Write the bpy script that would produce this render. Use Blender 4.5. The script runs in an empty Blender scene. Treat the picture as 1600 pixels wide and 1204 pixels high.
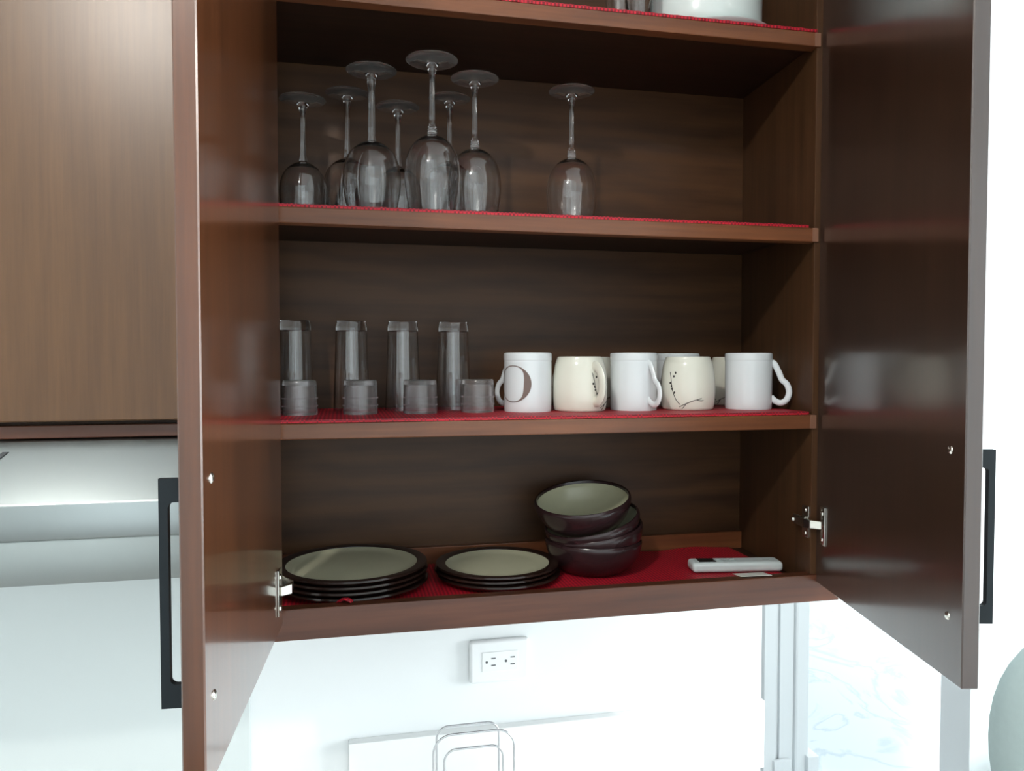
import bpy, bmesh, math, random
from mathutils import Vector, Matrix
random.seed(7)
S = bpy.context.scene
COL = S.collection
PI = math.pi

# ------------------------------------------------------------------ camera
cam_d = bpy.data.cameras.new('camera')
cam_d.sensor_fit = 'HORIZONTAL'
cam_d.sensor_width = 36.0
cam_d.lens = 36.0 * 1207.86 / 1600
cam_d.clip_start = 0.02
cam = bpy.data.objects.new('camera', cam_d)
COL.objects.link(cam)
cam.location = (-0.3362, -1.1272, 1.7198)
_pit, _rol, _yaw = -0.0327, 0.0002, -0.2161
cam.rotation_euler = (Matrix.Rotation(_yaw, 3, 'Z') @ Matrix.Rotation(_pit, 3, 'X') @ Matrix.Rotation(_rol, 3, 'Y')
                      @ Matrix.Rotation(PI / 2, 3, 'X')).to_euler()
S.camera = cam

# ------------------------------------------------------------------ world, lights, exposure
w = bpy.data.worlds.new('world'); S.world = w; w.use_nodes = True
w.node_tree.nodes['Background'].inputs[0].default_value = (0.80, 0.90, 1.0, 1)
w.node_tree.nodes['Background'].inputs[1].default_value = 0.6
S.view_settings.view_transform = 'Standard'
S.view_settings.look = 'None'
S.view_settings.exposure = 0.0
S.view_settings.gamma = 1.0
S.view_settings.use_curve_mapping = False


def area(name, loc, rot, sx, sy, power, color=(1, 1, 1), shape='RECTANGLE'):
    d = bpy.data.lights.new(name, 'AREA'); d.shape = shape; d.size = sx; d.size_y = sy
    d.energy = power; d.color = color
    o = bpy.data.objects.new(name, d); COL.objects.link(o); o.location = loc; o.rotation_euler = rot
    return o


# daylight through the glazed door behind the photographer (faces +y)
area('daylight_rear_door', (0.15, -3.16, 1.36), (PI / 2, 0, 0), 2.40, 2.25, 24, (0.90, 0.99, 0.98))
# daylight through the side window on the right (faces -x)
area('daylight_side_window', (3.06, -0.85, 1.55), (PI / 2, 0, PI / 2), 1.1, 1.3, 115, (0.92, 0.98, 1.0))
# daylight in the room beyond the opening
area('daylight_far_room', (4.4, 3.3, 1.5), (PI / 2, 0, PI / 2), 2.2, 2.0, 105, (0.92, 0.98, 1.0))
# two ceiling lamps above and behind the camera
LAMPS = [(-0.85, -1.20, 2.66, 38), (1.65, -0.90, 2.60, 66)]
for lx, ly, lz, lp in LAMPS:
    d = bpy.data.lights.new('ceiling_lamp_light', 'POINT'); d.energy = lp; d.shadow_soft_size = .04; d.color = (1.0, 0.96, 0.89)
    o = bpy.data.objects.new('ceiling_lamp_light', d); COL.objects.link(o); o.location = (lx, ly, lz)

# ------------------------------------------------------------------ materials


def nodes_of(name):
    m = bpy.data.materials.new(name); m.use_nodes = True
    nt = m.node_tree
    return m, nt, nt.nodes['Principled BSDF']


def srgb(r, g, b):
    f = lambda c: (c / 255 / 12.92) if c / 255 <= 0.04045 else ((c / 255 + 0.055) / 1.055) ** 2.4
    return (f(r), f(g), f(b), 1)


def plain(name, rgb, rough=0.5, metal=0.0, spec=0.5, coat=0.0, noise=0.0, nscale=40, bump=0.0):
    m, nt, b = nodes_of(name)
    b.inputs['Base Color'].default_value = rgb
    b.inputs['Roughness'].default_value = rough
    b.inputs['Metallic'].default_value = metal
    b.inputs['Specular IOR Level'].default_value = spec
    b.inputs['Coat Weight'].default_value = coat
    if noise or bump:
        tc = nt.nodes.new('ShaderNodeTexCoord')
        n = nt.nodes.new('ShaderNodeTexNoise'); n.inputs['Scale'].default_value = nscale; n.inputs['Detail'].default_value = 5
        nt.links.new(tc.outputs['Object'], n.inputs['Vector'])
        if noise:
            mx = nt.nodes.new('ShaderNodeMix'); mx.data_type = 'RGBA'
            mx.inputs[6].default_value = tuple(c * (1 - noise) for c in rgb[:3]) + (1,)
            mx.inputs[7].default_value = tuple(min(1, c * (1 + noise)) for c in rgb[:3]) + (1,)
            nt.links.new(n.outputs['Fac'], mx.inputs[0]); nt.links.new(mx.outputs[2], b.inputs['Base Color'])
        if bump:
            bp = nt.nodes.new('ShaderNodeBump'); bp.inputs['Strength'].default_value = bump; bp.inputs['Distance'].default_value = 0.001
            nt.links.new(n.outputs['Fac'], bp.inputs['Height']); nt.links.new(bp.outputs['Normal'], b.inputs['Normal'])
    return m


def wood(name, dark, light, grain='z', rough=0.38, fine=1.0, figure=0.0, spec=0.5, bump=.12, varnish=None):
    m, nt, b = nodes_of(name)
    N = nt.nodes.new; L = nt.links.new
    tc = N('ShaderNodeTexCoord'); mp = N('ShaderNodeMapping')
    sc = {'z': (90, 90, 4), 'x': (4, 90, 90), 'y': (90, 4, 90)}[grain]
    mp.inputs['Scale'].default_value = tuple(s * fine for s in sc)
    L(tc.outputs['Object'], mp.inputs['Vector'])
    n1 = N('ShaderNodeTexNoise'); n1.inputs['Scale'].default_value = 1.0; n1.inputs['Detail'].default_value = 6; n1.inputs['Roughness'].default_value = .6
    L(mp.outputs['Vector'], n1.inputs['Vector'])
    mp2 = N('ShaderNodeMapping')
    sc2 = {'z': (14, 14, 1.6), 'x': (1.6, 14, 14), 'y': (14, 1.6, 14)}[grain]
    mp2.inputs['Scale'].default_value = sc2; mp2.inputs['Location'].default_value = (random.random() * 9, 3, 5)
    L(tc.outputs['Object'], mp2.inputs['Vector'])
    n2 = N('ShaderNodeTexNoise'); n2.inputs['Scale'].default_value = 1.0; n2.inputs['Detail'].default_value = 4; n2.inputs['Distortion'].default_value = 1.2
    L(mp2.outputs['Vector'], n2.inputs['Vector'])
    mixf = N('ShaderNodeMath'); mixf.operation = 'MULTIPLY_ADD'; mixf.inputs[1].default_value = .55
    hf = N('ShaderNodeMath'); hf.operation = 'MULTIPLY'; hf.inputs[1].default_value = .45
    L(n2.outputs['Fac'], hf.inputs[0]); L(n1.outputs['Fac'], mixf.inputs[0]); L(hf.outputs[0], mixf.inputs[2])
    last = mixf.outputs[0]
    if figure:
        wv = N('ShaderNodeTexWave'); wv.wave_type = 'RINGS'; wv.inputs['Scale'].default_value = 2.2
        wv.inputs['Distortion'].default_value = 7; wv.inputs['Detail'].default_value = 3; wv.inputs['Detail Scale'].default_value = 1.3
        mp3 = N('ShaderNodeMapping'); mp3.inputs['Scale'].default_value = (1.2, 1, 3.2)
        L(tc.outputs['Object'], mp3.inputs['Vector']); L(mp3.outputs['Vector'], wv.inputs['Vector'])
        a = N('ShaderNodeMath'); a.operation = 'MULTIPLY_ADD'; a.inputs[1].default_value = figure
        L(wv.outputs['Fac'], a.inputs[0]); L(last, a.inputs[2]); last = a.outputs[0]
    cr = N('ShaderNodeValToRGB')
    cr.color_ramp.elements[0].position = .32; cr.color_ramp.elements[0].color = dark
    cr.color_ramp.elements[1].position = .72; cr.color_ramp.elements[1].color = light
    L(last, cr.inputs['Fac']); L(cr.outputs['Color'], b.inputs['Base Color'])
    b.inputs['Roughness'].default_value = rough
    b.inputs['Specular IOR Level'].default_value = spec
    if varnish:
        b.inputs['Coat Weight'].default_value = 1.0; b.inputs['Coat Roughness'].default_value = varnish; b.inputs['Coat IOR'].default_value = 1.5
    bp = N('ShaderNodeBump'); bp.inputs['Strength'].default_value = bump; bp.inputs['Distance'].default_value = .0006
    L(n1.outputs['Fac'], bp.inputs['Height']); L(bp.outputs['Normal'], b.inputs['Normal'])
    return m


def glass(name, rgb=(1, 1, 1, 1), rough=0.0, ior=1.5, film=0.0):
    """clear glass; film = share of diffuse white, for washing film and lamp light caught in it"""
    m, nt, b = nodes_of(name)
    b.inputs['Base Color'].default_value = rgb
    b.inputs['Transmission Weight'].default_value = 1.0
    b.inputs['Roughness'].default_value = rough
    b.inputs['IOR'].default_value = ior
    if film:
        d = nt.nodes.new('ShaderNodeBsdfDiffuse'); d.inputs['Color'].default_value = (.9, .9, .88, 1)
        x = nt.nodes.new('ShaderNodeMixShader'); x.inputs[0].default_value = film
        nt.links.new(b.outputs[0], x.inputs[1]); nt.links.new(d.outputs[0], x.inputs[2])
        nt.links.new(x.outputs[0], nt.nodes['Material Output'].inputs['Surface'])
    return m


M = {}
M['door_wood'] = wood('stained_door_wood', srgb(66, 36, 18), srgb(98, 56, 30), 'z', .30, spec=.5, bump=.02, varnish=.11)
M['shaded_door'] = wood('shaded_door_wood', srgb(44, 28, 20), srgb(60, 39, 28), 'z', .30, spec=.6, bump=.02, varnish=.13)  # right door: same wood as the left, its shade put into the colour
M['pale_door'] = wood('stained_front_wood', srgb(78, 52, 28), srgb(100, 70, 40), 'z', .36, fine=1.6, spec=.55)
M['panel'] = wood('back_panel_ply', srgb(54, 33, 19), srgb(84, 56, 33), 'x', .45, fine=.6, figure=.16, spec=.3)
M['side'] = wood('side_panel_wood', srgb(54, 35, 21), srgb(84, 56, 34), 'z', .42, spec=.3)
M['edge'] = wood('shelf_edge_wood', srgb(84, 46, 26), srgb(132, 80, 48), 'x', .34)
M['board'] = wood('shelf_board_wood', srgb(42, 26, 17), srgb(60, 38, 24), 'x', .5, spec=.3)
M['tip'] = wood('shelf_edge_tip_wood', srgb(112, 76, 58), srgb(150, 108, 86), 'z', .4)
M['rail'] = wood('rail_wood', srgb(60, 33, 22), srgb(102, 60, 40), 'x', .28, fine=.7)
M['white_wall'] = plain('white_wall_paint', (.80, .83, .84, 1), .55, noise=.015, nscale=6)
M['ceiling'] = plain('ceiling_paint', (.84, .86, .87, 1), .7)
M['quartz'] = plain('white_quartz', (.84, .86, .86, 1), .18, noise=.02, nscale=18)
M['trim'] = plain('white_trim_paint', (.78, .82, .84, 1), .4)
M['splash'] = plain('pale_splash_panel', (.64, .69, .69, 1), .35)
M['plastic'] = plain('white_plastic', (.82, .84, .85, 1), .35)
M['slot'] = plain('dark_slot', (.06, .065, .07, 1), .6)
M['steel'] = plain('brushed_steel', (.36, .395, .395, 1), .30, 1.0)
M['steel2'] = plain('satin_steel', (.36, .395, .39, 1), .45, 1.0)
M['chrome'] = plain('nickel_hinge', (.72, .70, .64, 1), .22, 1.0)
M['wire'] = plain('chrome_wire', (.55, .56, .58, 1), .25, 1.0)
M['black'] = plain('black_handle', srgb(17, 26, 31), .5, spec=.3)
M['cream'] = plain('cream_glaze', srgb(196, 196, 168), .22, noise=.04, nscale=30)
M['plum'] = plain('dark_brown_stoneware', srgb(44, 27, 29), .24, noise=.12, nscale=60)
M['rimb'] = plain('dark_rim_glaze', srgb(38, 24, 20), .16, noise=.1, nscale=60)
M['mugw'] = plain('white_porcelain', (.78, .83, .85, 1), .12)
M['mugc'] = plain('cream_porcelain', (.80, .80, .70, 1), .14)
M['porc'] = plain('white_dinner_porcelain', (.74, .82, .80, 1), .16)
M['ink'] = plain('dark_print', srgb(52, 48, 44), .4)
M['gold'] = plain('bronze_print', srgb(112, 92, 84), .35)
M['paper'] = plain('paper', (.78, .78, .72, 1), .7)
M['remote'] = plain('remote_plastic', (.66, .74, .74, 1), .32)
M['rubber'] = plain('grey_button', (.42, .50, .50, 1), .5)
M['lcd'] = plain('dark_display', srgb(30, 36, 38), .15)
M['clear'] = glass('clear_glass', film=.006)
M['foot'] = glass('hazy_glass_foot', film=.05)  # white diffuse lightens the foot, for dust film and lamp light
M['frost'] = glass('pressed_glass', (1, .97, .99, 1), .16, 1.45, film=.055)
M['chairf'] = plain('pale_upholstery', (.50, .60, .58, 1), .85, noise=.05, nscale=60, bump=.1)
M['lamp'] = plain('lamp_trim', (.8, .8, .8, 1), .4)


def marble():
    m, nt, b = nodes_of('white_marble_floor')
    N = nt.nodes.new; L = nt.links.new
    tc = N('ShaderNodeTexCoord'); n = N('ShaderNodeTexNoise')
    n.inputs['Scale'].default_value = 1.6; n.inputs['Detail'].default_value = 8; n.inputs['Distortion'].default_value = 1.6
    L(tc.outputs['Object'], n.inputs['Vector'])
    cr = N('ShaderNodeValToRGB')
    e = cr.color_ramp.elements
    e[0].position = .47; e[0].color = (.80, .86, .88, 1); e[1].position = .53; e[1].color = (.80, .86, .88, 1)
    v = cr.color_ramp.elements.new(.5); v.color = (.64, .72, .76, 1)
    L(n.outputs['Fac'], cr.inputs['Fac']); L(cr.outputs['Color'], b.inputs['Base Color'])
    b.inputs['Roughness'].default_value = .2
    return m


M['marble'] = marble()
M['tile'] = plain('kitchen_floor_tile', (.22, .20, .18, 1), .3, noise=.1, nscale=3)  # unseen floor, darkened to cut the light it bounces upward


def felt():
    m, nt, b = nodes_of('red_woven_liner')
    N = nt.nodes.new; L = nt.links.new
    tc = N('ShaderNodeTexCoord'); mp = N('ShaderNodeMapping'); mp.inputs['Rotation'].default_value = (0, 0, PI / 4)
    mp.inputs['Scale'].default_value = (240, 240, 240)
    L(tc.outputs['Object'], mp.inputs['Vector'])
    ch = N('ShaderNodeTexChecker'); ch.inputs['Scale'].default_value = 1.0
    ch.inputs['Color1'].default_value = srgb(196, 20, 44); ch.inputs['Color2'].default_value = srgb(118, 8, 24)
    L(mp.outputs['Vector'], ch.inputs['Vector']); L(ch.outputs['Color'], b.inputs['Base Color'])
    bp = N('ShaderNodeBump'); bp.inputs['Strength'].default_value = .5; bp.inputs['Distance'].default_value = .001
    L(ch.outputs['Fac'], bp.inputs['Height']); L(bp.outputs['Normal'], b.inputs['Normal'])
    b.inputs['Roughness'].default_value = .55
    return m


M['red'] = felt()

# ------------------------------------------------------------------ mesh helpers


def link(name, bm, mat, parent=None, smooth=True, angle=35, flat=False):
    me = bpy.data.meshes.new(name)
    bmesh.ops.recalc_face_normals(bm, faces=bm.faces)
    if smooth:
        for f in bm.faces: f.smooth = not (flat and max(abs(c) for c in f.normal) > .9999)
        for e in bm.edges:
            if len(e.link_faces) == 2 and e.calc_face_angle(0) > math.radians(angle): e.smooth = False
    bm.to_mesh(me); bm.free()
    if isinstance(mat, (list, tuple)):
        for m in mat: me.materials.append(M[m])
    else:
        me.materials.append(M[mat])
    o = bpy.data.objects.new(name, me); COL.objects.link(o)
    if parent: o.parent = parent
    return o


def add_box(bm, x0, x1, y0, y1, z0, z1, bev=0.0, seg=2, mat=None):
    t = bmesh.new()
    bmesh.ops.create_cube(t, size=1)
    for v in t.verts:
        v.co = Vector(((x0 + x1) / 2 + v.co.x * (x1 - x0), (y0 + y1) / 2 + v.co.y * (y1 - y0), (z0 + z1) / 2 + v.co.z * (z1 - z0)))
    if bev:
        bmesh.ops.bevel(t, geom=list(t.edges), offset=bev, segments=seg, affect='EDGES', profile=.5)
    merge(bm, t, mat=mat)


def merge(bm, t, mx=None, mat=None):
    if mx is not None: bmesh.ops.transform(t, matrix=mx, verts=t.verts)
    vm = {v: bm.verts.new(v.co) for v in t.verts}
    for f in t.faces:
        try:
            nf = bm.faces.new([vm[v] for v in f.verts]); nf.material_index = f.material_index if mat is None else mat
        except ValueError: pass
    t.free()


def box(name, x0, x1, y0, y1, z0, z1, mat, parent=None, bev=0.0008):
    bm = bmesh.new(); add_box(bm, x0, x1, y0, y1, z0, z1, bev)
    return link(name, bm, mat, parent, flat=True)


def add_lathe(bm, prof, n=56, closed=True, mats=None):
    """prof: (r, z) points; closed -> last joins first. r == 0 becomes a pole."""
    rings = []
    for r, z in prof:
        if r < 1e-7: rings.append([bm.verts.new((0, 0, z))])
        else: rings.append([bm.verts.new((r * math.cos(2 * PI * k / n), r * math.sin(2 * PI * k / n), z)) for k in range(n)])
    m = len(rings)
    for i in range(m if closed else m - 1):
        a, b = rings[i], rings[(i + 1) % m]
        if len(a) == 1 and len(b) == 1: continue
        for k in range(n):
            k2 = (k + 1) % n
            if len(a) == 1: q = (a[0], b[k], b[k2])
            elif len(b) == 1: q = (a[k], a[k2], b[0])
            else: q = (a[k], a[k2], b[k2], b[k])
            f = bm.faces.new(q)
            if mats: f.material_index = mats[i]


def lathe(name, prof, mat, parent=None, n=56, closed=True, mats=None, angle=40):
    bm = bmesh.new(); add_lathe(bm, prof, n, closed, mats)
    return link(name, bm, mat, parent, angle=angle)


def spline(pts, sub=6, closed=False):
    pts = [Vector(p) for p in pts]; out = []
    n = len(pts)
    for i in range(n if closed else n - 1):
        p0 = pts[(i - 1) % n] if closed or i > 0 else pts[0] * 2 - pts[1]
        p1 = pts[i]; p2 = pts[(i + 1) % n]
        p3 = pts[(i + 2) % n] if closed or i + 2 < n else pts[-1] * 2 - pts[-2]
        for k in range(sub):
            t = k / sub
            out.append(.5 * ((2 * p1) + (p2 - p0) * t + (2 * p0 - 5 * p1 + 4 * p2 - p3) * t * t + (3 * p1 - p0 - 3 * p2 + p3) * t ** 3))
    if not closed: out.append(pts[-1])
    return out


def add_tube(bm, path, rad, n=10, closed=False, ry=None, up=Vector((0, 0, 1))):
    """sweep; rad = half width across 'side', ry = half thickness along the bend normal (or same)."""
    path = [Vector(p) for p in path]; m = len(path); rings = []
    prev = None
    for i, p in enumerate(path):
        if closed: t = path[(i + 1) % m] - path[(i - 1) % m]
        else: t = path[min(i + 1, m - 1)] - path[max(i - 1, 0)]
        t.normalize()
        if prev is None:
            s = t.cross(up)
            if s.length < 1e-4: s = t.cross(Vector((1, 0, 0)))
        else: s = prev - t * prev.dot(t)
        s.normalize(); prev = s; u = s.cross(t)
        r1 = rad[i] if isinstance(rad, list) else rad
        r2 = (ry[i] if isinstance(ry, list) else ry) if ry is not None else r1
        rings.append([bm.verts.new(p + s * r1 * math.cos(2 * PI * k / n) + u * r2 * math.sin(2 * PI * k / n)) for k in range(n)])
    for i in range(m if closed else m - 1):
        a, b = rings[i], rings[(i + 1) % m]
        for k in range(n): bm.faces.new((a[k], a[(k + 1) % n], b[(k + 1) % n], b[k]))
    if not closed:
        bm.faces.new(rings[0][::-1]); bm.faces.new(rings[-1])


def tube(name, path, rad, mat, parent=None, n=10, closed=False, ry=None, up=Vector((0, 0, 1))):
    bm = bmesh.new(); add_tube(bm, path, rad, n, closed, ry, up)
    return link(name, bm, mat, parent, angle=60)


def prism(name, poly, axis, a0, a1, mat, parent=None, bev=0.0):
    """poly of 2-D points extruded along axis ('x': poly is (y,z); 'y': (x,z); 'z': (x,y))."""
    bm = bmesh.new()
    mk = {'x': lambda p, a: (a, p[0], p[1]), 'y': lambda p, a: (p[0], a, p[1]), 'z': lambda p, a: (p[0], p[1], a)}[axis]
    A = [bm.verts.new(mk(p, a0)) for p in poly]; B = [bm.verts.new(mk(p, a1)) for p in poly]
    bm.faces.new(A); bm.faces.new(B[::-1])
    n = len(poly)
    for i in range(n): bm.faces.new((A[i], A[(i + 1) % n], B[(i + 1) % n], B[i]))
    bmesh.ops.recalc_face_normals(bm, faces=bm.faces)
    if bev: bmesh.ops.bevel(bm, geom=list(bm.edges), offset=bev, segments=2, affect='EDGES', profile=.5)
    return link(name, bm, mat, parent)


def thing(name, label, cat, loc=(0, 0, 0), rot=(0, 0, 0), group=None):
    o = bpy.data.objects.new(name, None); COL.objects.link(o); o.empty_display_size = .05
    o.location = loc; o.rotation_euler = rot; o['label'] = label; o['category'] = cat
    if group: o['group'] = group
    return o


def struct(o):
    o['kind'] = 'structure'; return o


def tag(o, label, cat, group=None):
    o['label'] = label; o['category'] = cat
    if group: o['group'] = group
    return o


def dup(root, loc, label, rot=None):
    r = root.copy(); COL.objects.link(r); r.location = loc; r['label'] = label
    if rot is not None: r.rotation_euler = rot
    for ch in list(root.children):
        c = ch.copy(); COL.objects.link(c); c.parent = r
        for g in list(ch.children):
            d = g.copy(); COL.objects.link(d); d.parent = c
    return r


def text_mesh(name, s, size, mx, mat, parent, depth=.0002):
    cu = bpy.data.curves.new(name, 'FONT'); cu.body = s; cu.size = size; cu.extrude = depth
    cu.align_x = 'CENTER'; cu.align_y = 'CENTER'
    t = bpy.data.objects.new(name, cu); COL.objects.link(t)
    dg = bpy.context.evaluated_depsgraph_get()
    me = bpy.data.meshes.new_from_object(t.evaluated_get(dg))
    bpy.data.objects.remove(t); me.name = name; me.transform(mx)
    me.materials.clear(); me.materials.append(M[mat])
    o = bpy.data.objects.new(name, me); COL.objects.link(o); o.parent = parent
    return o


# ------------------------------------------------------------------ room shell
D = 0.275                      # depth of cabinet; the kitchen wall stands right behind it
WY = D + 0.004
CEIL = 2.745
struct(box('floor', -2.1, 1.25, -3.3, 1.65, -.1, 0, 'tile', bev=0))
bm = bmesh.new(); add_box(bm, 1.25, 4.6, -3.3, 6.2, -.1, 0); add_box(bm, -.4, 1.25, 1.65, 6.2, -.1, 0)
struct(link('floor', bm, 'marble', smooth=False))
struct(box('ceiling', -2.1, 4.6, -3.3, 6.2, CEIL, CEIL + .1, 'ceiling', bev=0))
struct(box('wall_back', -2.1, .492, WY, WY + .11, 0, CEIL, 'white_wall', bev=.002))
struct(box('wall_left', -2.1, -2.0, -3.3, WY, 0, CEIL, 'white_wall', bev=0))
# rear wall with the glazed door opening
bm = bmesh.new()
add_box(bm, -2.1, -1.10, -3.3, -3.18, 0, CEIL); add_box(bm, 1.40, 3.2, -3.3, -3.18, 0, CEIL); add_box(bm, -1.10, 1.40, -3.3, -3.18, 2.52, CEIL)
struct(link('wall_rear', bm, 'white_wall', smooth=False))
d1 = struct(thing('door_1', '', ''))
del d1['label'], d1['category']
box('jamb', -1.12, -1.05, -3.18, -3.10, 0, 2.50, 'trim', d1); box('jamb', 1.35, 1.42, -3.18, -3.10, 0, 2.50, 'trim', d1)
box('head', -1.05, 1.35, -3.18, -3.10, 2.485, 2.55, 'trim', d1); box('mullion', .13, .17, -3.15, -3.11, 0, 2.485, 'trim', d1)
# right wall with side window
bm = bmesh.new()
add_box(bm, 3.08, 3.2, -3.18, -1.42, 0, CEIL); add_box(bm, 3.08, 3.2, -.28, .96, 0, CEIL)
add_box(bm, 3.08, 3.2, -1.42, -.28, 0, .88); add_box(bm, 3.08, 3.2, -1.42, -.28, 2.22, CEIL)
struct(link('wall_right', bm, 'white_wall', smooth=False))
wn = bmesh.new()
add_box(wn, 3.0, 3.08, -1.46, -1.40, .85, 2.25); add_box(wn, 3.0, 3.08, -.30, -.24, .85, 2.25)
add_box(wn, 3.0, 3.08, -1.40, -.30, 2.20, 2.25); add_box(wn, 3.0, 3.08, -1.40, -.30, .85, .90)
struct(link('window_1', wn, 'trim', smooth=False))
# partition to the right of the passage, with its end face towards the passage
struct(box('wall_partition', 1.646, 3.2, .97, 1.098, 0, CEIL, 'white_wall', bev=.003))
# far room
struct(box('wall_far', -.4, 4.6, 6.0, 6.2, 0, CEIL, 'white_wall', bev=0))
struct(box('wall_inner', .2, 1.296, 1.645, 1.76, 0, CEIL, 'white_wall', bev=0))
struct(box('wall_side', 4.5, 4.6, 1.1, 6.0, 0, CEIL, 'white_wall', bev=0))
# door casing on the end of the inner wall
t1 = thing('trim_1', '', ''); del t1['label'], t1['category']; struct(t1)
y0 = 1.645
box('casing_board', 1.290, 1.345, y0 - .030, y0, .0, 2.4, 'trim', t1, .004)
box('casing_groove', 1.345, 1.362, y0 - .012, y0, .0, 2.4, 'trim', t1, .002)
box('casing_board', 1.362, 1.425, y0 - .024, y0, .0, 2.4, 'trim', t1, .004)
box('casing_bead', 1.425, 1.488, y0 - .036, y0 + .11, .0, 2.4, 'trim', t1, .010)
box('plinth', 1.330, 1.405, y0 - .045, y0 - .025, .0, .125, 'trim', t1, .004)
box('plinth', 1.470, 1.520, y0 - .060, y0 + .11, .0, .135, 'trim', t1, .004)
# quartz upstand and the pale splash panel behind the stove
struct(box('trim_2', -.330, .488, WY - .020, WY, .9, 1.0365, 'quartz', bev=.0015))
struct(box('trim_3', -1.60, -.498, WY - .007, WY, .9, 1.52, 'splash', bev=.001))

# ------------------------------------------------------------------ base cabinet and worktop (carry the rack, bounce the light)
bc = thing('base_cabinet', 'dark wooden base cabinet under white worktop', 'cabinet', (0, 0, 0))
box('carcass', -2.0, .470, -.30, WY - .001, .1, .86, 'shaded_door', bc)
box('toe_kick', -2.0, .470, -.24, WY - .001, 0, .1, 'black', bc)
wt = tag(box('worktop', -2.0, .474, -.35, WY - .001, .86, .9, 'quartz'), 'white quartz worktop below the wall cabinet', 'worktop')

# ------------------------------------------------------------------ main wall cabinet
cab = thing('wall_cabinet', 'open dark brown wooden wall cabinet with two open doors, holding dishes and glasses', 'cabinet', (0, 0, 1.3217))
Z0 = 1.3217


def cz(name, x0, x1, y0, y1, z0, z1, mat, par=cab, bev=.0008):
    return box(name, x0, x1, y0, y1, z0 - Z0, z1 - Z0, mat, par, bev)


TOP = 2.62
RT, BT = 1.3672, 1.3500
prism('side_panel', [(.4150, .004), (.4668, .004), (.4668, D), (.4340, D)], 'z', RT - .02 - Z0, TOP - Z0, 'side', cab)
cz('side_panel', -.4668, -.4480, .004, D, RT - .02, TOP, 'side')
cz('front_edging', .4148, .4668, .001, .0038, RT, TOP, 'side')
cz('front_edging', -.4668, -.4478, .001, .0038, RT, TOP, 'side')
cz('back_panel', -.4480, .4338, D - .006, D, BT, TOP, 'panel')
cz('bottom_board', -.4480, .4335, .020, D - .006, BT - .016, BT, 'board')
cz('top_board', -.4668, .4668, 0, D, TOP, TOP + .02, 'board')
cz('rail', -.4668, .4668, -.001, .0195, Z0, RT, 'rail', bev=.0015)
cl = cz('cleat', -.44, .4310, D - .020, D - .006, BT, 1.3830, 'edge')
for zt, zb, bt, bb in ((1.6307, 1.6077, 1.6307, 1.614), (1.9339, 1.9108, 1.9339, 1.926), (2.2457, 2.2229, 2.2457, 2.2300)):
    s = cz('shelf', -.4480, .4155, .0195, D - .006, bb, bt, 'board')
    prism('shelf_end', [(.4155, .0195), (.4162, .0195), (.4330, D - .006), (.4155, D - .006)], 'z', bb - Z0, bt - Z0, 'board', s)
    cz('shelf_edge', -.4480, .4195, -.002, .0200, zb, zt, 'edge', s, .0015)
    cz('edge_tip', .4090, .4198, -.0026, -.0015, zb + .0006, zt - .0006, 'tip', s, .0003)['label'] = 'paler end piece of the shelf edge'

# doors: child meshes built in door space (s along the door, o outwards, z) and turned into place
def door_matrix(hx, hy, ang, side):
    a = math.radians(ang)
    if side == 'R': u = Vector((-math.cos(a), -math.sin(a), 0)); n = Vector((math.sin(a), -math.cos(a), 0))
    else: u = Vector((math.cos(a), -math.sin(a), 0)); n = Vector((-math.sin(a), -math.cos(a), 0))
    m = Matrix(((u.x, n.x, 0, hx), (u.y, n.y, 0, hy), (0, 0, 1, -Z0), (0, 0, 0, 1)))
    return m


def rounded_rect_ring(bm, s0, s1, o_in, o_out, z0, z1, post, bar, rad):
    """a flat-bar pull: two posts and a bar, the window towards the door has round outer corners"""
    zi0, zi1, oi = z0 + post, z1 - post, o_out - bar
    inner = [(o_in, zi1)] + [(oi - rad + rad * math.cos(PI / 2 - k * PI / 12), zi1 - rad + rad * math.sin(PI / 2 - k * PI / 12)) for k in range(7)]
    inner += [(oi - rad + rad * math.cos(-k * PI / 12), zi0 + rad + rad * math.sin(-k * PI / 12)) for k in range(7)] + [(o_in, zi0)]
    outer = [(o_in, z1)] + [(oi - rad + (o_out - oi + rad) * k / 3, z1) for k in range(4)] + [(o_out, z1 - post * k / 3) for k in range(1, 4)]
    outer += [(o_out, zi0 - 0 - post * k / 3) for k in range(0, 3)] + [(o_out - (o_out - oi + rad) * k / 3, z0) for k in range(4)] + [(o_in, z0)]
    n = len(inner); assert n == len(outer), (n, len(outer))
    V = [[bm.verts.new((s, o, z)) for o, z in ring] for s in (s0, s1) for ring in (outer, inner)]
    oA, iA, oB, iB = V
    for i in range(n - 1):
        bm.faces.new((oA[i], oA[i + 1], iA[i + 1], iA[i])); bm.faces.new((oB[i], iB[i], iB[i + 1], oB[i + 1]))
        bm.faces.new((oA[i], oB[i], oB[i + 1], oA[i + 1])); bm.faces.new((iA[i], iA[i + 1], iB[i + 1], iB[i]))
    for i in (0, n - 1): bm.faces.new((oA[i], iA[i], iB[i], oB[i]))


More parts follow.
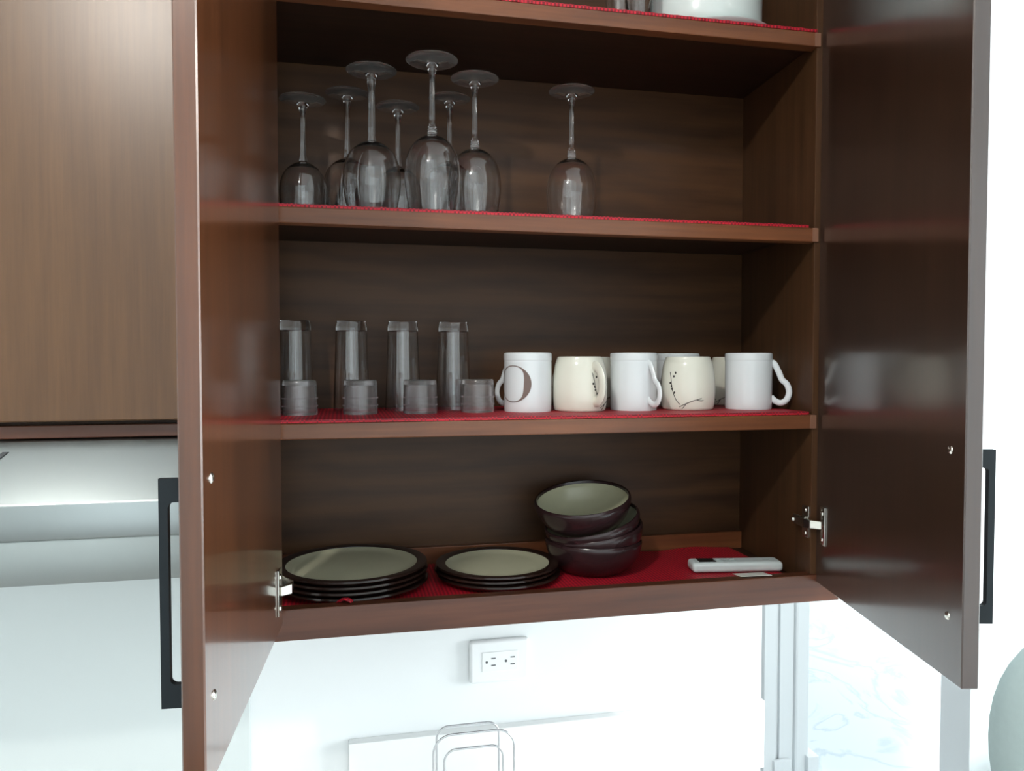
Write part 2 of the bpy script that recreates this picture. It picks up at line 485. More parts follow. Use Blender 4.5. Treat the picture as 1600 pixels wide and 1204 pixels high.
def make_door(hx, hy, ang, side, hz):
    mx = door_matrix(hx, hy, ang, side)
    L, th = .4305, .0195
    bm = bmesh.new(); add_box(bm, 0.004, L, 0, th, 1.3542, TOP - .004, .0014, 1)
    bm.transform(mx)
    d = link('door', bm, 'door_wood' if side == 'L' else 'shaded_door', cab, smooth=False)
    bm = bmesh.new(); rounded_rect_ring(bm, .3965, .4035, th, .0430 if side == 'L' else .0500, 1.419, 1.6185, .0205, .0075, .005); bm.transform(mx)
    link('handle', bm, 'black', d, smooth=False)['label'] = 'black square bar pull'
    for z in (1.6180, 1.4275):
        bm = bmesh.new()
        add_lathe(bm, [(0, -.0022), (.0028, -.0019), (.0046, -.0008), (.005, 0), (0, 0)], 16, False)
        bm.transform(mx @ Matrix.Translation((.4005, 0, z)) @ Matrix.Rotation(-PI / 2, 4, 'X'))
        link('screw', bm, 'chrome', d)
    # hinge: cup flange on the door, arm, mounting plate on the stile
    f = bmesh.new(); add_box(f, .030, .050, -.0022, 0, hz - .031, hz + .031, .001)
    for dz in (-.021, .021):
        t = bmesh.new(); add_lathe(t, [(0, -.0045), (.003, -.004), (.0042, -.0022), (0, -.002)], 12, False)
        merge(f, t, Matrix.Translation((.040, 0, hz + dz)) @ Matrix.Rotation(-PI / 2, 4, 'X'))
    f.transform(mx); h = link('hinge', f, 'chrome', d)
    return d, mx


dR, mxR = make_door(.4278, .0126, 77.17, 'R', 1.4525)
dL, mxL = make_door(-.4189, -.0206, 94.12, 'L', 1.4100)
for sx, hz, dd, mx, xi in ((1, 1.4525, dR, mxR, .4150), (-1, 1.4100, dL, mxL, -.4480)):
    h = hz - Z0
    # arm: folded sheet box from the cup flange to the plate inside the cabinet
    p0 = mx @ Vector((.036, -.0015, 0)); p1 = Vector((xi - sx * .0115, .006, 0)); p2 = Vector((xi - sx * .0085, .036, 0))
    if sx < 0: p1 = mx @ Vector((.012, -.016, 0)); p2 = Vector((xi + .010, .030, 0))
    bm = bmesh.new(); P = [p0, p0.lerp(p1, .55) + Vector((-sx * .004, -.002, 0)), p1, p2]
    rows = []
    for k, p in enumerate(P):
        hh = (.0062, .0068, .0072, .0066)[k]
        tn = (P[min(k + 1, 3)] - P[max(k - 1, 0)]).normalized(); nn = Vector((-tn.y, tn.x, 0)) * .0030
        rows.append([bm.verts.new(Vector((p.x, p.y, h)) + nn * a + Vector((0, 0, b * hh))) for a, b in ((-1, -1), (1, -1), (1, 1), (-1, 1))])
    for a, b in zip(rows, rows[1:]):
        for k in range(4): bm.faces.new((a[k], a[(k + 1) % 4], b[(k + 1) % 4], b[k]))
    bm.faces.new(rows[0][::-1]); bm.faces.new(rows[-1])
    bmesh.ops.recalc_face_normals(bm, faces=bm.faces)
    bmesh.ops.bevel(bm, geom=list(bm.edges), offset=.0008, segments=1, affect='EDGES')
    link('hinge_arm', bm, 'chrome', dd, smooth=False)
    pl = bmesh.new(); xx = sorted((xi + sx * .001, xi - sx * .0022))
    add_box(pl, xx[0], xx[1], .006, .024, h - .026, h + .026, .0006)
    xb = sorted((xi - sx * .002, xi - sx * .0062)); add_box(pl, xb[0], xb[1], .010, .044, h - .0085, h + .0085, .0012)
    t = bmesh.new(); add_lathe(t, [(0, .003), (.003, .0026), (.0042, 0), (0, 0)], 12, False)
    merge(pl, t, Matrix.Translation((xi - sx * .0115, .036, h)) @ Matrix.Rotation(-sx * PI / 2, 4, 'Y'))
    for dz in (-.019, .019):
        t = bmesh.new(); add_lathe(t, [(0, .0014), (.0028, .0012), (.0038, 0), (0, 0)], 12, False)
        merge(pl, t, Matrix.Translation((xi - sx * .0022, .015, h + dz)) @ Matrix.Rotation(-sx * PI / 2, 4, 'Y'))
    link('hinge_plate', pl, 'chrome', cab, flat=True)

# ------------------------------------------------------------------ cabinet over the hood
hc = thing('wall_cabinet', 'closed brown wall cabinet with pale sheen above the steel range hood', 'cabinet', (-.92, .1, 1.616))
def hb(name, x0, x1, y0, y1, z0, z1, mat, bev=.0015):
    return box(name, x0 + .92, x1 + .92, y0 - .1, y1 - .1, z0 - 1.616, z1 - 1.616, mat, hc, bev)
hb('carcass', -1.40, -.4690, .016, D, 1.616, 2.64, 'side')
hb('rail', -1.40, -.4690, -.001, .016, 1.6165, 1.634, 'rail')
hb('door', -1.395, -.4710, -.022, -.003, 1.6400, 2.62, 'pale_door', .002)

# ------------------------------------------------------------------ range hood
hd = thing('range_hood', 'slim brushed steel range hood with sloping top below the closed cabinet', 'range hood', (-.92, 0, 1.42))
hx0, hx1 = -.46, .445
YF = -.060
prism('canopy', [(D, .1945), (.0, .1945), (-.004, .1930), (YF + .001, .1200), (YF, .1180), (YF, .0745), (YF + .003, .0735), (YF + .003, .0725), (D, .0725)], 'x', hx0, hx1, 'steel', hd, .0006)
prism('apron', [(D, .0723), (YF + .004, .0723), (YF + .006, .0155), (D, .0155)], 'x', hx0, hx1, 'steel2', hd, .0006)
# vent slots lie in the slope
sl = Vector((0, YF + .012, -.0575)); sl.normalize()
for k in range(5):
    x = .158 - k * .028
    bm = bmesh.new()
    a = Vector((x, -.0135, .1810)); b = Vector((x - .022, -.0305, .1593))
    nrm = Vector((0, -.80, .60)) * .0006; wv = Vector((.0035, 0, 0))
    q = [a - wv, a + wv, b + wv, b - wv]
    lo = [bm.verts.new(p - nrm) for p in q]; hi = [bm.verts.new(p + nrm * 1.5) for p in q]
    bm.faces.new(hi); bm.faces.new(lo[::-1])
    for i in range(4): bm.faces.new((lo[i], lo[(i + 1) % 4], hi[(i + 1) % 4], hi[i]))
    link('vent_slot', bm, 'slot', hd)
# partly hidden maker's mark on the front band
tx = Matrix.Translation((.3865, YF - .0001, .0980)) @ Matrix.Rotation(PI / 2, 4, 'X')
bm = bmesh.new()
add_tube(bm, [tx @ Vector((.0062 * math.cos(.5 + 5.3 * k / 28), .0062 * math.sin(.5 + 5.3 * k / 28), 0)) for k in range(29)], .0005, 6)
link('logo_ring', bm, 'slot', hd)
text_mesh('logo_text', 'Ma', .0062, Matrix.Translation((.3785, YF - .0001, .0918)) @ Matrix.Rotation(PI / 2, 4, 'X'), 'slot', hd)

# ------------------------------------------------------------------ shelf liners
def liner(name, x0, x1, yb, yf, z, th, label, wav=0.0, parent=None):
    nx, ny = 120, 16
    bm = bmesh.new(); top = []
    for i in range(nx + 1):
        col = []
        for j in range(ny + 1):
            x = x0 + (x1 - x0) * i / nx; y = yf + (yb - yf) * j / ny
            edge = 0.0008 * math.sin(i * 2.1) if j == 0 else 0
            dz = wav * max(0, j / ny - .72) * 3 * (1 + .8 * math.sin(x * 42 + .6)) * max(0, min(1, (x - .17) * 12))
            col.append(bm.verts.new((x, y + edge, z + th + dz)))
        top.append(col)
    for i in range(nx):
        for j in range(ny): bm.faces.new((top[i][j], top[i + 1][j], top[i + 1][j + 1], top[i][j + 1]))
    ext = bmesh.ops.extrude_face_region(bm, geom=list(bm.faces))
    for v in [g for g in ext['geom'] if isinstance(g, bmesh.types.BMVert)]: v.co.z -= th
    return tag(link(name, bm, 'red'), label, 'shelf liner')


MT = .0045
l1 = liner('shelf_liner', -.440, .4085, .262, .0005, 1.6307 + .0004, MT, 'red woven liner under the mugs and tumblers on the middle shelf')
l2 = liner('shelf_liner', -.440, .405, .262, .0020, 1.9339 + .0004, MT, 'red liner edge under the upside-down wine glasses')
l3 = liner('shelf_liner', -.440, .4140, .262, -.0015, 2.2457 + .0004, MT, 'red liner edge under the white bowls on the topmost shelf')
l0 = liner('shelf_liner', -.440, .398, .247, .0235, BT + .0004, MT, 'red woven liner on the bottom board under plates, bowls and remote', wav=.003)
# curled front corner that peeps over the rail
bm = bmesh.new()
pts = [(-.347, .024, 1.3590), (-.342, .018, 1.3690), (-.333, .010, 1.3735), (-.325, .006, 1.3705)]
add_tube(bm, spline(pts, 5), .0050, 8, ry=.0022)
link('curled_edge', bm, 'red', l0)['label'] = 'curled bit of red edge peeping over the rail'
SZ0, SZ1, SZ2, SZ3 = BT + .0004 + MT, 1.6307 + .0004 + MT, 1.9339 + .0004 + MT, 2.2457 + .0004 + MT

# ------------------------------------------------------------------ wine glasses (upside down: rim on the liner)
def smooth2(pts, sub=4):
    return [(p.x, p.y) for p in spline([(r, z, 0) for r, z in pts], sub)]


def wine_glass(label, loc, bowl, bh, stem, hh, fr, rings=True, etched=False):
    t = thing('wine_glass', label, 'wine glass', loc, (0, 0, random.random() * 3), 'upside-down wine glasses')
    outer = smooth2(bowl)
    th = .0009
    inner = []
    for i, (r, z) in enumerate(outer):
        if z > bh - .010: continue
        inner.append((max(r - th, .001), z))
    prof = outer + [(0.0, outer[-1][1])] + [(0.0, bh - .0065)] + [(.006, bh - .0078)] + inner[::-1]
    prof = [p for i, p in enumerate(prof) if i == 0 or (abs(p[0] - prof[i - 1][0]) + abs(p[1] - prof[i - 1][1])) > 1e-6]
    lathe('bowl', prof, 'clear', t, 48, True, angle=70)
    z = bh + .0002
    sp = [(0, z), (.0062, z)]
    if rings: sp += smooth2([(.0062, z + .001), (.0078, z + .003), (.0060, z + .005), (.0074, z + .007), (.0055, z + .0095), (.0066, z + .011), (.0046, z + .0140)], 3)
    else: sp += [(.0060, z + .003), (.0050, z + .008)]
    sp += [(stem, z + .03), (stem * .9, (z + hh) / 2), (stem, hh - .030), (stem * 1.25, hh - .020), (.0064, hh - .0145), (.0060, hh - .0125), (.0085, hh - .0095), (.0105, hh - .0072), (0, hh - .0072)]
    lathe('stem', sp, 'clear', t, 20, False, angle=70)
    ft = [(0, hh - .0070), (.0108, hh - .0070), (fr * .55, hh - .0042), (fr - .0015, hh - .0022), (fr, hh - .0012), (fr - .0008, hh), (fr * .6, hh - .0005), (0, hh - .0005)]
    lathe('foot', ft, 'foot', t, 48, False, angle=70)
    if etched:
        for k in range(3):
            for row in range(3):
                a0 = -.2 + k * 2.1; zc = .030 + row * .022
                bm = bmesh.new(); P = []
                for q in range(26):
                    s = q / 25 * 3.4 * PI; rr = .009 * (1 - q / 32)
                    zz = zc + rr * math.sin(s); r = rad_at(outer, zz) + .00025; aa = a0 + rr * math.cos(s) / r + row * .18
                    P.append((r * math.cos(aa), r * math.sin(aa), zz))
                add_tube(bm, P, .00035, 4)
                link('etched_scroll', bm, 'frost', t)
    return t


def rad_at(prof, z):
    for (r0, z0), (r1, z1) in zip(prof, prof[1:]):
        if (z0 - z) * (z1 - z) <= 0 and z0 != z1: return r0 + (r1 - r0) * (z - z0) / (z1 - z0)
    return prof[0][0]


BA = [(.0335, 0), (.0380, .022), (.0412, .044), (.0420, .062), (.0400, .080), (.0335, .098), (.0220, .111), (.0100, .1175), (.0062, .120)]
BB = [(.0340, 0), (.0405, .025), (.0440, .048), (.0442, .066), (.0415, .084), (.0340, .101), (.0210, .113), (.0090, .118), (.0060, .120)]
BC = [(.0300, 0), (.0340, .018), (.0368, .036), (.0372, .052), (.0345, .070), (.0270, .084), (.0170, .093), (.0080, .097), (.0058, .099)]
wine_glass('upside-down wine glass with highest foot, nearest the shelf edge', (-.2015, .046, SZ2), BA, .1195, .0040, .231, .0390, True, True)
wine_glass('upside-down wine glass with blue mark on foot, right of the frontmost glass', (-.1265, .105, SZ2), BA, .1195, .0040, .230, .0385, True, True)
wine_glass('lone upside-down wine glass standing apart at the right', (.0415, .128, SZ2), BA, .1195, .0040, .230, .0385, True)
wine_glass('wide-bowled upside-down wine glass with plain thick stem', (-.2890, .100, SZ2), BB, .1195, .0052, .2285, .0390, False)
wine_glass('small upside-down wine glass close to left cabinet door', (-.3950, .165, SZ2), BC, .0985, .0036, .1975, .0365, False)
wine_glass('small upside-down wine glass between wide-bowled and frontmost glasses', (-.2440, .168, SZ2), BC, .0985, .0036, .1975, .0355, False)
wine_glass('rear upside-down wine glass whose stem shows left of the wide-bowled glass', (-.3250, .2110, SZ2), BA, .1195, .0038, .228, .0360, False)
wine_glass('rear upside-down wine glass half hidden behind the frontmost glass', (-.1540, .200, SZ2), BA, .1195, .0038, .228, .0360, False)
# blue paper mark under the foot of the second glass
g2 = [o for o in bpy.data.objects if o.name.startswith('wine_glass') and 'blue mark' in o.get('label', '')][0]
bm = bmesh.new(); add_lathe(bm, [(0, .2303), (.0075, .2303), (.0075, .2306), (0, .2306)], 20, False)
bm.transform(Matrix.Rotation(-g2.rotation_euler.z, 4, 'Z') @ Matrix.Translation((.014, -.012, 0)))
M['blue'] = plain('blue_sticker', srgb(22, 26, 66), .5)
link('sticker', bm, 'blue', g2)['label'] = 'dark blue round sticker'

# ------------------------------------------------------------------ tall tumblers (upside down, thick base on top)
tl = thing('tall_tumbler', '', 'tumbler', (0, 0, 0), (0, 0, 0), 'tall upside-down tumblers')
H = .1490
lathe('tumbler_wall', [(.0300, 0), (.0285, .05), (.0262, .11), (.0255, H - .016), (.0240, H - .0165), (.0247, .11), (.0272, .05), (.0288, 0)], 'clear', tl, 48, True, angle=60)
lathe('tumbler_base', [(0, H - .0158), (.0254, H - .0158), (.0252, H - .002), (.0240, H), (.012, H - .0008), (0, H - .0012)], 'clear', tl, 48, False, angle=60)
tp = [(-.4115, 'leftmost tall tumbler, half behind left cabinet door'), (-.3210, 'second tall tumbler from left cabinet door'),
      (-.2360, 'third tall tumbler from left cabinet door'), (-.1500, 'rightmost tall tumbler, left of mug with ring print')]
for i, (x, lb) in enumerate(tp):
    lb = 'upside-down clear glass, ' + lb
    if i == 0: tl.location = (x, .190, SZ1); tl['label'] = lb
    else: dup(tl, (x, .190, SZ1), lb)

# ------------------------------------------------------------------ short pressed tumblers
sg = thing('short_tumbler', '', 'tumbler', (0, 0, 0), (0, 0, 0), 'short pressed tumblers')
prof = [(.0268, 0), (.0272, .003)]
for k in range(12): # fine ribs
    z = .006 + k * .0030
    prof += [(.0270 - k * .00006, z), (.0264 - k * .00006, z + .0015)]
prof += [(.0262, .0440), (.0258, .0480), (.0252, .0515), (.0240, .0535), (0, .0530)]
prof += [(0, .046), (.0215, .0452), (.0228, .040), (.0246, .012), (.0250, 0)]
lathe('pressed_body', prof, 'frost', sg, 48, True, angle=70)
for zz in (.0135, .0255):
    bm = bmesh.new()
    for k in range(40):
        t = bmesh.new(); bmesh.ops.create_icosphere(t, subdivisions=1, radius=.0013)
        a = 2 * PI * k / 40; merge(bm, t, Matrix.Translation((.0266 * math.cos(a), .0266 * math.sin(a), zz)))
    link('bead_band', bm, 'frost', sg)
sp4 = [(-.4010, .1130, 'leftmost, partly behind left cabinet door'), (-.3085, .112, 'second from left cabinet door'),
       (-.2150, .108, 'third from left cabinet door'), (-.1205, .115, 'rightmost, below last tall tumbler')]
for i, (x, y, lb) in enumerate(sp4):
    lb = 'short ribbed pinkish glass tumbler, ' + lb
    if i == 0: sg.location = (x, y, SZ1); sg['label'] = lb
    else: dup(sg, (x, y, SZ1), lb)

# ------------------------------------------------------------------ mugs
def mug_body(t, outer, th, mat):
    o = smooth2(outer, 4)
    ins = [(max(.002, r - th), z) for r, z in o if z > .006]
    prof = [(0, .0015), (o[0][0] - .004, .0015), (o[0][0] - .002, 0)] + o + [(o[-1][0] - th * .5, o[-1][1] + .0012)] + ins[::-1] + [(ins[0][0] - .006, .0058), (0, .0058)]
    lathe('cup_body', prof, mat, t, 56, False, angle=50)
    return o


def handle(t, pts, mat, w=.0062, hgt=.0040):
    P = spline(pts, 7)
    bm = bmesh.new(); add_tube(bm, P, w, 10, ry=hgt, up=Vector((0, 1, 0)))
    # 'side' vector runs across the strap
    return link('cup_handle', bm, mat, t, angle=60)


WH = .0965
WM = [(.0380, 0), (.0391, .003), (.0394, .03), (.0394, .080), (.0390, .0825), (.0398, .0845), (.0400, WH - .0035), (.0394, WH - .0012)]
CH = .0900
CM = [(.0405, 0), (.0432, .004), (.0452, .020), (.0457, .036), (.0448, .055), (.0418, .076), (.0385, CH - .004), (.0376, CH - .001)]
HEART = [(.0368, 0, .081), (.0425, 0, .078), (.0500, 0, .063), (.0550, 0, .051), (.0630, 0, .043), (.0668, 0, .030), (.0630, 0, .017), (.0540, 0, .011), (.0445, 0, .014), (.0372, 0, .021)]
CEE = [(.0390, 0, .073), (.0490, 0, .074), (.0605, 0, .064), (.0655, 0, .046), (.0625, 0, .028), (.0540, 0, .018), (.0430, 0, .017)]


def surf(prof, ang, z, off=.0003):
    r = rad_at(prof, z) + off
    return (r * math.cos(ang), r * math.sin(ang), z)


def branch(t, prof, base, parts=('a', 'b'), flip=1):
    """thin twig print with blossoms, laid on the wall of the cup"""
    bm = bmesh.new()
    twigs = [[(-.95, .052), (-.88, .034), (-.74, .018), (-.58, .010)], [(-.62, .006), (-.35, .012), (-.10, .0165), (.22, .0205)],
             [(-.35, .012), (-.45, .006), (-.52, .001 + .002)], [(-.94, .050), (-.99, .060), (-1.02, .064)], [(.05, .018), (.18, .0165), (.30, .017)]]
    for tw in twigs:
        P = [surf(prof, base + flip * a, z) for a, z in tw]
        add_tube(bm, spline(P, 4), .00055, 5)
    link('branch_print', bm, 'ink', t)
    bm = bmesh.new()
    for a, z in [(-.78, .063), (-.84, .057), (-.93, .041), (-.99, .046), (-.90, .036), (-.80, .030)]:
        q = bmesh.new(); bmesh.ops.create_uvsphere(q, u_segments=8, v_segments=5, radius=1)
        p = surf(prof, base + flip * a, z, .0001)
        mx = Matrix.Translation(p) @ Matrix.Rotation(base + flip * a, 4, 'Z') @ Matrix.Diagonal((.0004, .0017, .0021, 1))
        merge(bm, q, mx)
    link('blossom_print', bm, 'ink', t)


def mug(label, loc, rot, kind, extra=None):
    t = thing('mug', label, 'mug', loc, (0, 0, rot), 'mugs on the middle shelf')
    if kind == 'w':
        o = mug_body(t, WM, .0034, 'mugw'); handle(t, HEART, 'mugw', .0050, .0028)
    else:
        o = mug_body(t, CM, .0036, 'mugc'); handle(t, CEE, 'mugc', .0085, .0042)
    if extra == 'ring':
        a0 = math.radians(-112) - rot - .50
        bm = bmesh.new(); n = 40; I, O = [], []
        for k in range(n):
            s = 2 * PI * k / n
            ro_a, ro_z = .80, .0300
            zo = .046 + ro_z * math.sin(s); ao = a0 + ro_a * math.cos(s)
            wd = .0012 + .0110 * max(0, math.cos(s + .1)) ** 1.5
            ai = a0 + (ro_a - wd / .0395) * math.cos(s); zi = .046 + (ro_z - .0014) * math.sin(s)
            O.append(bm.verts.new(surf(o, ao, zo, .0004))); I.append(bm.verts.new(surf(o, ai, zi, .0004)))
        for k in range(n): bm.faces.new((O[k], O[(k + 1) % n], I[(k + 1) % n], I[k]))
        ext = bmesh.ops.extrude_face_region(bm, geom=list(bm.faces))
        for v in [g for g in ext['geom'] if isinstance(g, bmesh.types.BMVert)]:
            v.co.x *= 1.006; v.co.y *= 1.006
        link('ring_print', bm, 'gold', t)
    if extra is not None and extra != 'ring': branch(t, o, extra[0] - rot, flip=extra[1])
    return t


R = math.radians
mug('white mug with dark ring print at its left', (-0.0362, .118, SZ1), R(128), 'w', 'ring')
mug('cream barrel mug with handle facing front right, beside ring-print mug', (0.0520, 0.112, SZ1), R(-74), 'c', (R(-22), 1))
mug('plain white mug with curled handle turned to the front, at middle of row', (0.1475, 0.112, SZ1), R(-72), 'w')
mug('cream barrel mug with twig print across its front', (0.2442, .106, SZ1), R(100), 'c', (R(-98), 1))
mug('plain white mug with handle out to the right, end of row', (0.3540, .098, SZ1), R(-34), 'w')
mug('cream mug mostly hidden behind the handled barrel mug', (0.1002, 0.2085, SZ1), R(140), 'c', (R(-60), 1))
mug('white mug in the rear row, rim showing between front white and twig mugs', (0.2714, 0.2085, SZ1), R(70), 'w')
mug('cream mug in the rear row, twig print showing left of the end mug', (0.3843, 0.2085, SZ1), R(60), 'c', (R(-128), 1))

# ------------------------------------------------------------------ plates
def plate_profile(R0, h):
    base = R0 * .66
    prof = [(0, .0025), (base - .012, .0025), (base - .010, 0), (base - .004, 0), (base, .0028), (R0 - .012, .0060), (R0 - .003, h - .0060), (R0, h - .0030), (R0 - .0010, h - .0004),
            (R0 - .0045, h), (R0 - .0130, h - .0006), (R0 - .0165, h - .0014), (R0 - .0260, .0088), (R0 - .0330, .0078), (R0 - .0400, .0076), (0, .0078)]
    return prof


def plate(label, loc, R0, h, group):
    t = thing('plate', label, 'plate', loc, (0, 0, 0), group)
    p = plate_profile(R0, h)
    # dark body with rim (underside + rim), cream well
    lathe('plate_body', p[:12] + [(R0 - .0178, .0064), (0, .0056)], 'rimb', t, 72, False, angle=45)
    lathe('cream_well', [(0, .0058), (R0 - .0170, .0066), (R0 - .0166, h - .0022)] + p[12:], 'cream', t, 72, False, angle=60)['label'] = 'cream glazed well'
    return t


ords = ['lowest', 'second from bottom', 'third from bottom', 'topmost']
for k in range(4):
    plate('large dark-rimmed stoneware plate, %s of the left stack' % ords[k], (-0.3227 + (.0015, -.001, .001, 0)[k], 0.1435, SZ0 + k * .0085), .1210, .0140, 'large plates in the left stack')
ords = ['lowest', 'middle', 'topmost']
for k in range(3):
    plate('small dark-rimmed cream plate, %s of the right stack' % ords[k], (-0.0839 + (.002, -.002, 0)[k], 0.1384 + (-.002, .001, 0)[k], SZ0 + k * .0075), .1035, .0130, 'small plates in the right stack')

# ------------------------------------------------------------------ bowls
def bowl(label, loc, rot):
    t = thing('bowl', label, 'bowl', loc, rot, 'stacked stoneware bowls')
    out = smooth2([(.0470, 0), (.0520, .0015), (.0625, .009), (.0722, .020), (.0790, .032), (.0828, .044), (.0840, .0510), (.0835, .0545)], 4)
    lathe('bowl_body', [(0, .002), (.043, .002), (.0445, 0)] + out + [(.0825, .0562), (.0800, .0560), (.0790, .0535), (.0780, .0440), (.0735, .0310), (.0655, .0185), (.0560, .0100), (.042, .0062), (0, .0058)], 'plum', t, 64, False, angle=60)
    ins = smooth2([(0, .0064), (.042, .0068), (.0556, .0106), (.0651, .0191), (.0730, .0315), (.0775, .0444), (.0782, .0515)], 4)
    lathe('cream_lining', ins + [(.0786, .0515), (.0778, .0442), (.0733, .0312), (.0653, .0187), (.0558, .0102), (.042, .0064), (0, .0060)], 'cream', t, 64, False, angle=70)['label'] = 'cream glazed inside'
    return t


bowl('lowest plum-brown bowl of the leaning stack, standing level', (0.0885, 0.1476, SZ0), (0, 0, 0))
def seat(label, cx, cy, czc, tx, ty):
    """bowl with the centre of its rim at a point, tipped towards the viewer (tx) and up at the right (ty)"""
    r = Matrix.Rotation(ty, 4, 'Y') @ Matrix.Rotation(tx, 4, 'X')
    off = r @ Vector((0, 0, .0560))
    bowl(label, (cx - off.x, cy - off.y, czc - off.z), r.to_euler())
seat('second plum-brown bowl from bottom, tilted up at right, mostly hidden', 0.0906, 0.1486, 1.4292, R(2), R(-10))
seat('third plum-brown bowl from bottom, tilted steeply up at right', 0.0850, 0.1486, 1.4455, R(5), R(-14))
seat('topmost bowl of the stack, showing its cream inside', 0.0681, 0.1476, 1.4832, R(9.5), R(-8))

# ------------------------------------------------------------------ remote control and the paper beneath
rm = thing('remote_control', 'white air-conditioner remote lying on red liner at right', 'remote control', (0.3273, 0.0905, SZ0 + .0012), (0, 0, R(-9)))
bm = bmesh.new(); add_box(bm, -.0790, .0790, -.0190, .0190, 0, .0175, .0062, 4); link('remote_case', bm, 'remote', rm, flat=True)
box('display', -.0660, -.0360, -.0120, .0120, .0170, .0180, 'lcd', rm, .0003)['label'] = 'dark display window'
for x, y in ((-.027, .006), (-.027, -.006), (-.016, .006), (-.016, -.006), (-.004, .006), (-.004, -.006)):
    bm = bmesh.new(); add_lathe(bm, [(.0036, .0168), (.0036, .0180), (.0028, .0186), (0, .0187)], 16, False)
    bmesh.ops.scale(bm, vec=(1.15, .8, 1), verts=bm.verts); bm.transform(Matrix.Translation((x, y, 0))); link('button', bm, 'rubber', rm)
box('brand_mark', .0490, .0600, -.0012, .0012, .0172, .0177, 'rubber', rm, 0)
bm = bmesh.new(); add_box(bm, -.027, .027, -.016, .016, 0, .0005)
pp = tag(link('paper_slip', bm, 'paper'), 'small white paper slip under the remote, by the front rail', 'paper')
pp.location = (.3200, .0200, 1.3672); pp.rotation_euler = (R(-7), 0, R(-4))

# ------------------------------------------------------------------ top shelf: two tumblers, deep plate, bowl
tt = thing('glass_tumbler', 'clear tumbler on the top shelf touching the white dishes', 'tumbler', (.1330, .058, SZ3), (0, 0, 0), 'tumblers on the top shelf')
lathe('tumbler_body', [(0, 0), (.0190, 0), (.0205, .002), (.0240, .075), (.0252, .110), (.0240, .1108), (.0228, .075), (.0195, .012), (0, .010)], 'clear', tt, 40, False, angle=50)
dup(tt, (.1340, .150, SZ3), 'clear tumbler on the top shelf, farther left and farther back')
dp = thing('dinner_plate', 'white porcelain plate beneath a white bowl on the top shelf', 'plate', (.2860, .118, SZ3))
lathe('plate_body', [(0, .002), (.062, .002), (.064, 0), (.072, 0), (.076, .003), (.092, .0085), (.1045, .0125), (.1060, .0140), (.1045, .0150), (.090, .0115), (.074, .0070), (0, .0068)], 'porc', dp, 72, False, angle=50)
bw = thing('serving_bowl', 'white porcelain straight-sided bowl standing on the shallow plate on the top shelf', 'bowl', (.2740, .118, SZ3 + .0112))
lathe('bowl_body', [(0, .002), (.062, .002), (.064, 0), (.071, 0), (.082, .003), (.0925, .010), (.0955, .020), (.0965, .075), (.0955, .0765), (.0940, .075), (.0930, .022), (.088, .013), (.070, .007), (0, .007)], 'porc', bw, 72, False, angle=50)

# ------------------------------------------------------------------ outlet
ol = thing('wall_outlet', 'white double power outlet on the wall under the cabinet', 'outlet', (-.0530, WY, 1.1600))
bm = bmesh.new(); add_box(bm, -.0570, .0560, -.0120, 0, -.0400, .0400, .0055, 4); link('cover_plate', bm, 'plastic', ol, flat=True)
box('receptacle', -.0340, .0340, -.0132, -.0118, -.0185, .0185, 'plastic', ol, .0006)
for cx in (-.0170, .0195):
    for dz in (-.0065, .0065):
        box('slot', cx + .0000, cx + .0085, -.0136, -.0130, dz - .0010, dz + .0010, 'slot', ol, 0)
    bm = bmesh.new(); add_lathe(bm, [(0, 0), (.0024, 0), (.0024, .0006), (0, .0006)], 14, False)
    bm.transform(Matrix.Translation((cx - .0085, -.0130, 0)) @ Matrix.Rotation(PI / 2, 4, 'X')); link('slot', bm, 'slot', ol)

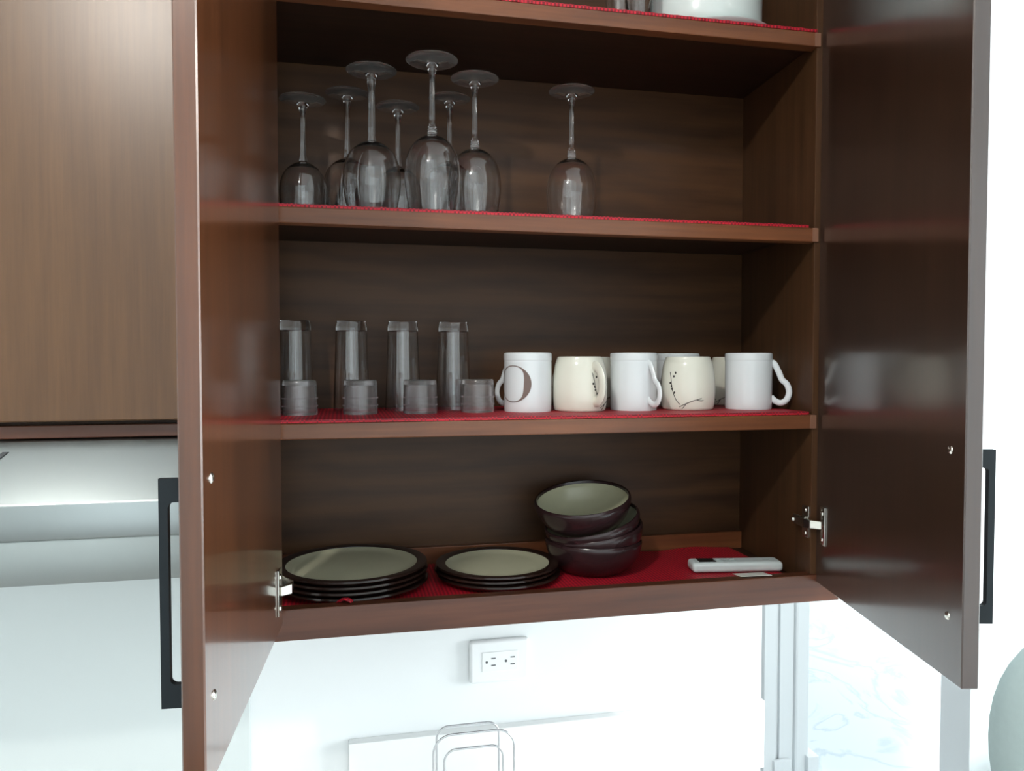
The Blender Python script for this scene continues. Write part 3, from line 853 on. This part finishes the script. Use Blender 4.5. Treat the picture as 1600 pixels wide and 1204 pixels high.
# ------------------------------------------------------------------ wire rack on the worktop
wr = thing('wire_rack', 'chrome wire lid rack of rounded loops standing by the white upstand', 'rack', (-.130, .110, .9))
def loop(wid, hgt, y, rad, r=.0018, dx=0.0):
    P = []
    x = wid / 2
    P += [(dx - x, y, .004), (dx - x, y, hgt * .5)]
    for k in range(9):
        a = PI - k * PI / 16; P.append((dx - x + rad + rad * math.cos(a), y, hgt - rad + rad * math.sin(a)))
    for k in range(9):
        a = PI / 2 - k * PI / 16; P.append((dx + x - rad + rad * math.cos(a), y, hgt - rad + rad * math.sin(a)))
    P += [(dx + x, y, hgt * .5), (dx + x, y, .004)]
    return tube('wire_loop', P, r, 'wire', wr, 8, up=Vector((0, 1, 0)))
loop(.1340, .2130, -.010, .030)
loop(.1060, .2080, .030, .020, dx=-.004)
loop(.0980, .1830, .000, .020, dx=.001)
tube('base_wire', [(-.067, -.05, .0018), (-.067, .07, .0018), (.067, .07, .0018), (.067, -.05, .0018)], .0018, 'wire', wr, 8, True)

# ------------------------------------------------------------------ unreadable pale shape at the lower right, built as a chair
ch = thing('armchair', 'pale grey-green rounded shape, built as a chair back, at the lower right corner', 'chair', (1.715, .37, 0), (0, 0, R(-50)))
def blob(name, sx, sy, sz, cx, cy, czz, p=2.6):
    bm = bmesh.new(); bmesh.ops.create_uvsphere(bm, u_segments=40, v_segments=24, radius=1)
    for v in bm.verts:
        f = (abs(v.co.x) ** p + abs(v.co.y) ** p + abs(v.co.z) ** p) ** (-1 / p)
        v.co = Vector((v.co.x * f * sx + cx, v.co.y * f * sy + cy, v.co.z * f * sz + czz))
    return link(name, bm, 'chairf', ch, angle=80)
blob('backrest', .42, .10, .42, 0, 0, .66, 2.2)
blob('seat', .33, .30, .10, 0, .30, .40, 4)
for x, y in ((-.28, .02), (.28, .02), (-.28, .5), (.28, .5)):
    bm = bmesh.new(); add_tube(bm, [(x, y, 0), (x, y, .36)], [.014, .02], 10); link('leg', bm, 'rail', ch)

# ceiling lamps behind the camera (round fitting, bulb below it)
for (x, y, z, p), lb in zip(LAMPS, ('round white ceiling lamp fitting nearer the closed cabinet', 'round white ceiling lamp fitting nearer the side window')):
    t = thing('ceiling_lamp', lb, 'lamp', (x, y, CEIL - .0002), (0, 0, 0), 'ceiling lamps')
    lathe('lamp_base', [(0, 0), (.055, 0), (.055, -.010), (.030, -.022), (0, -.024)], 'lamp', t, 32, False)
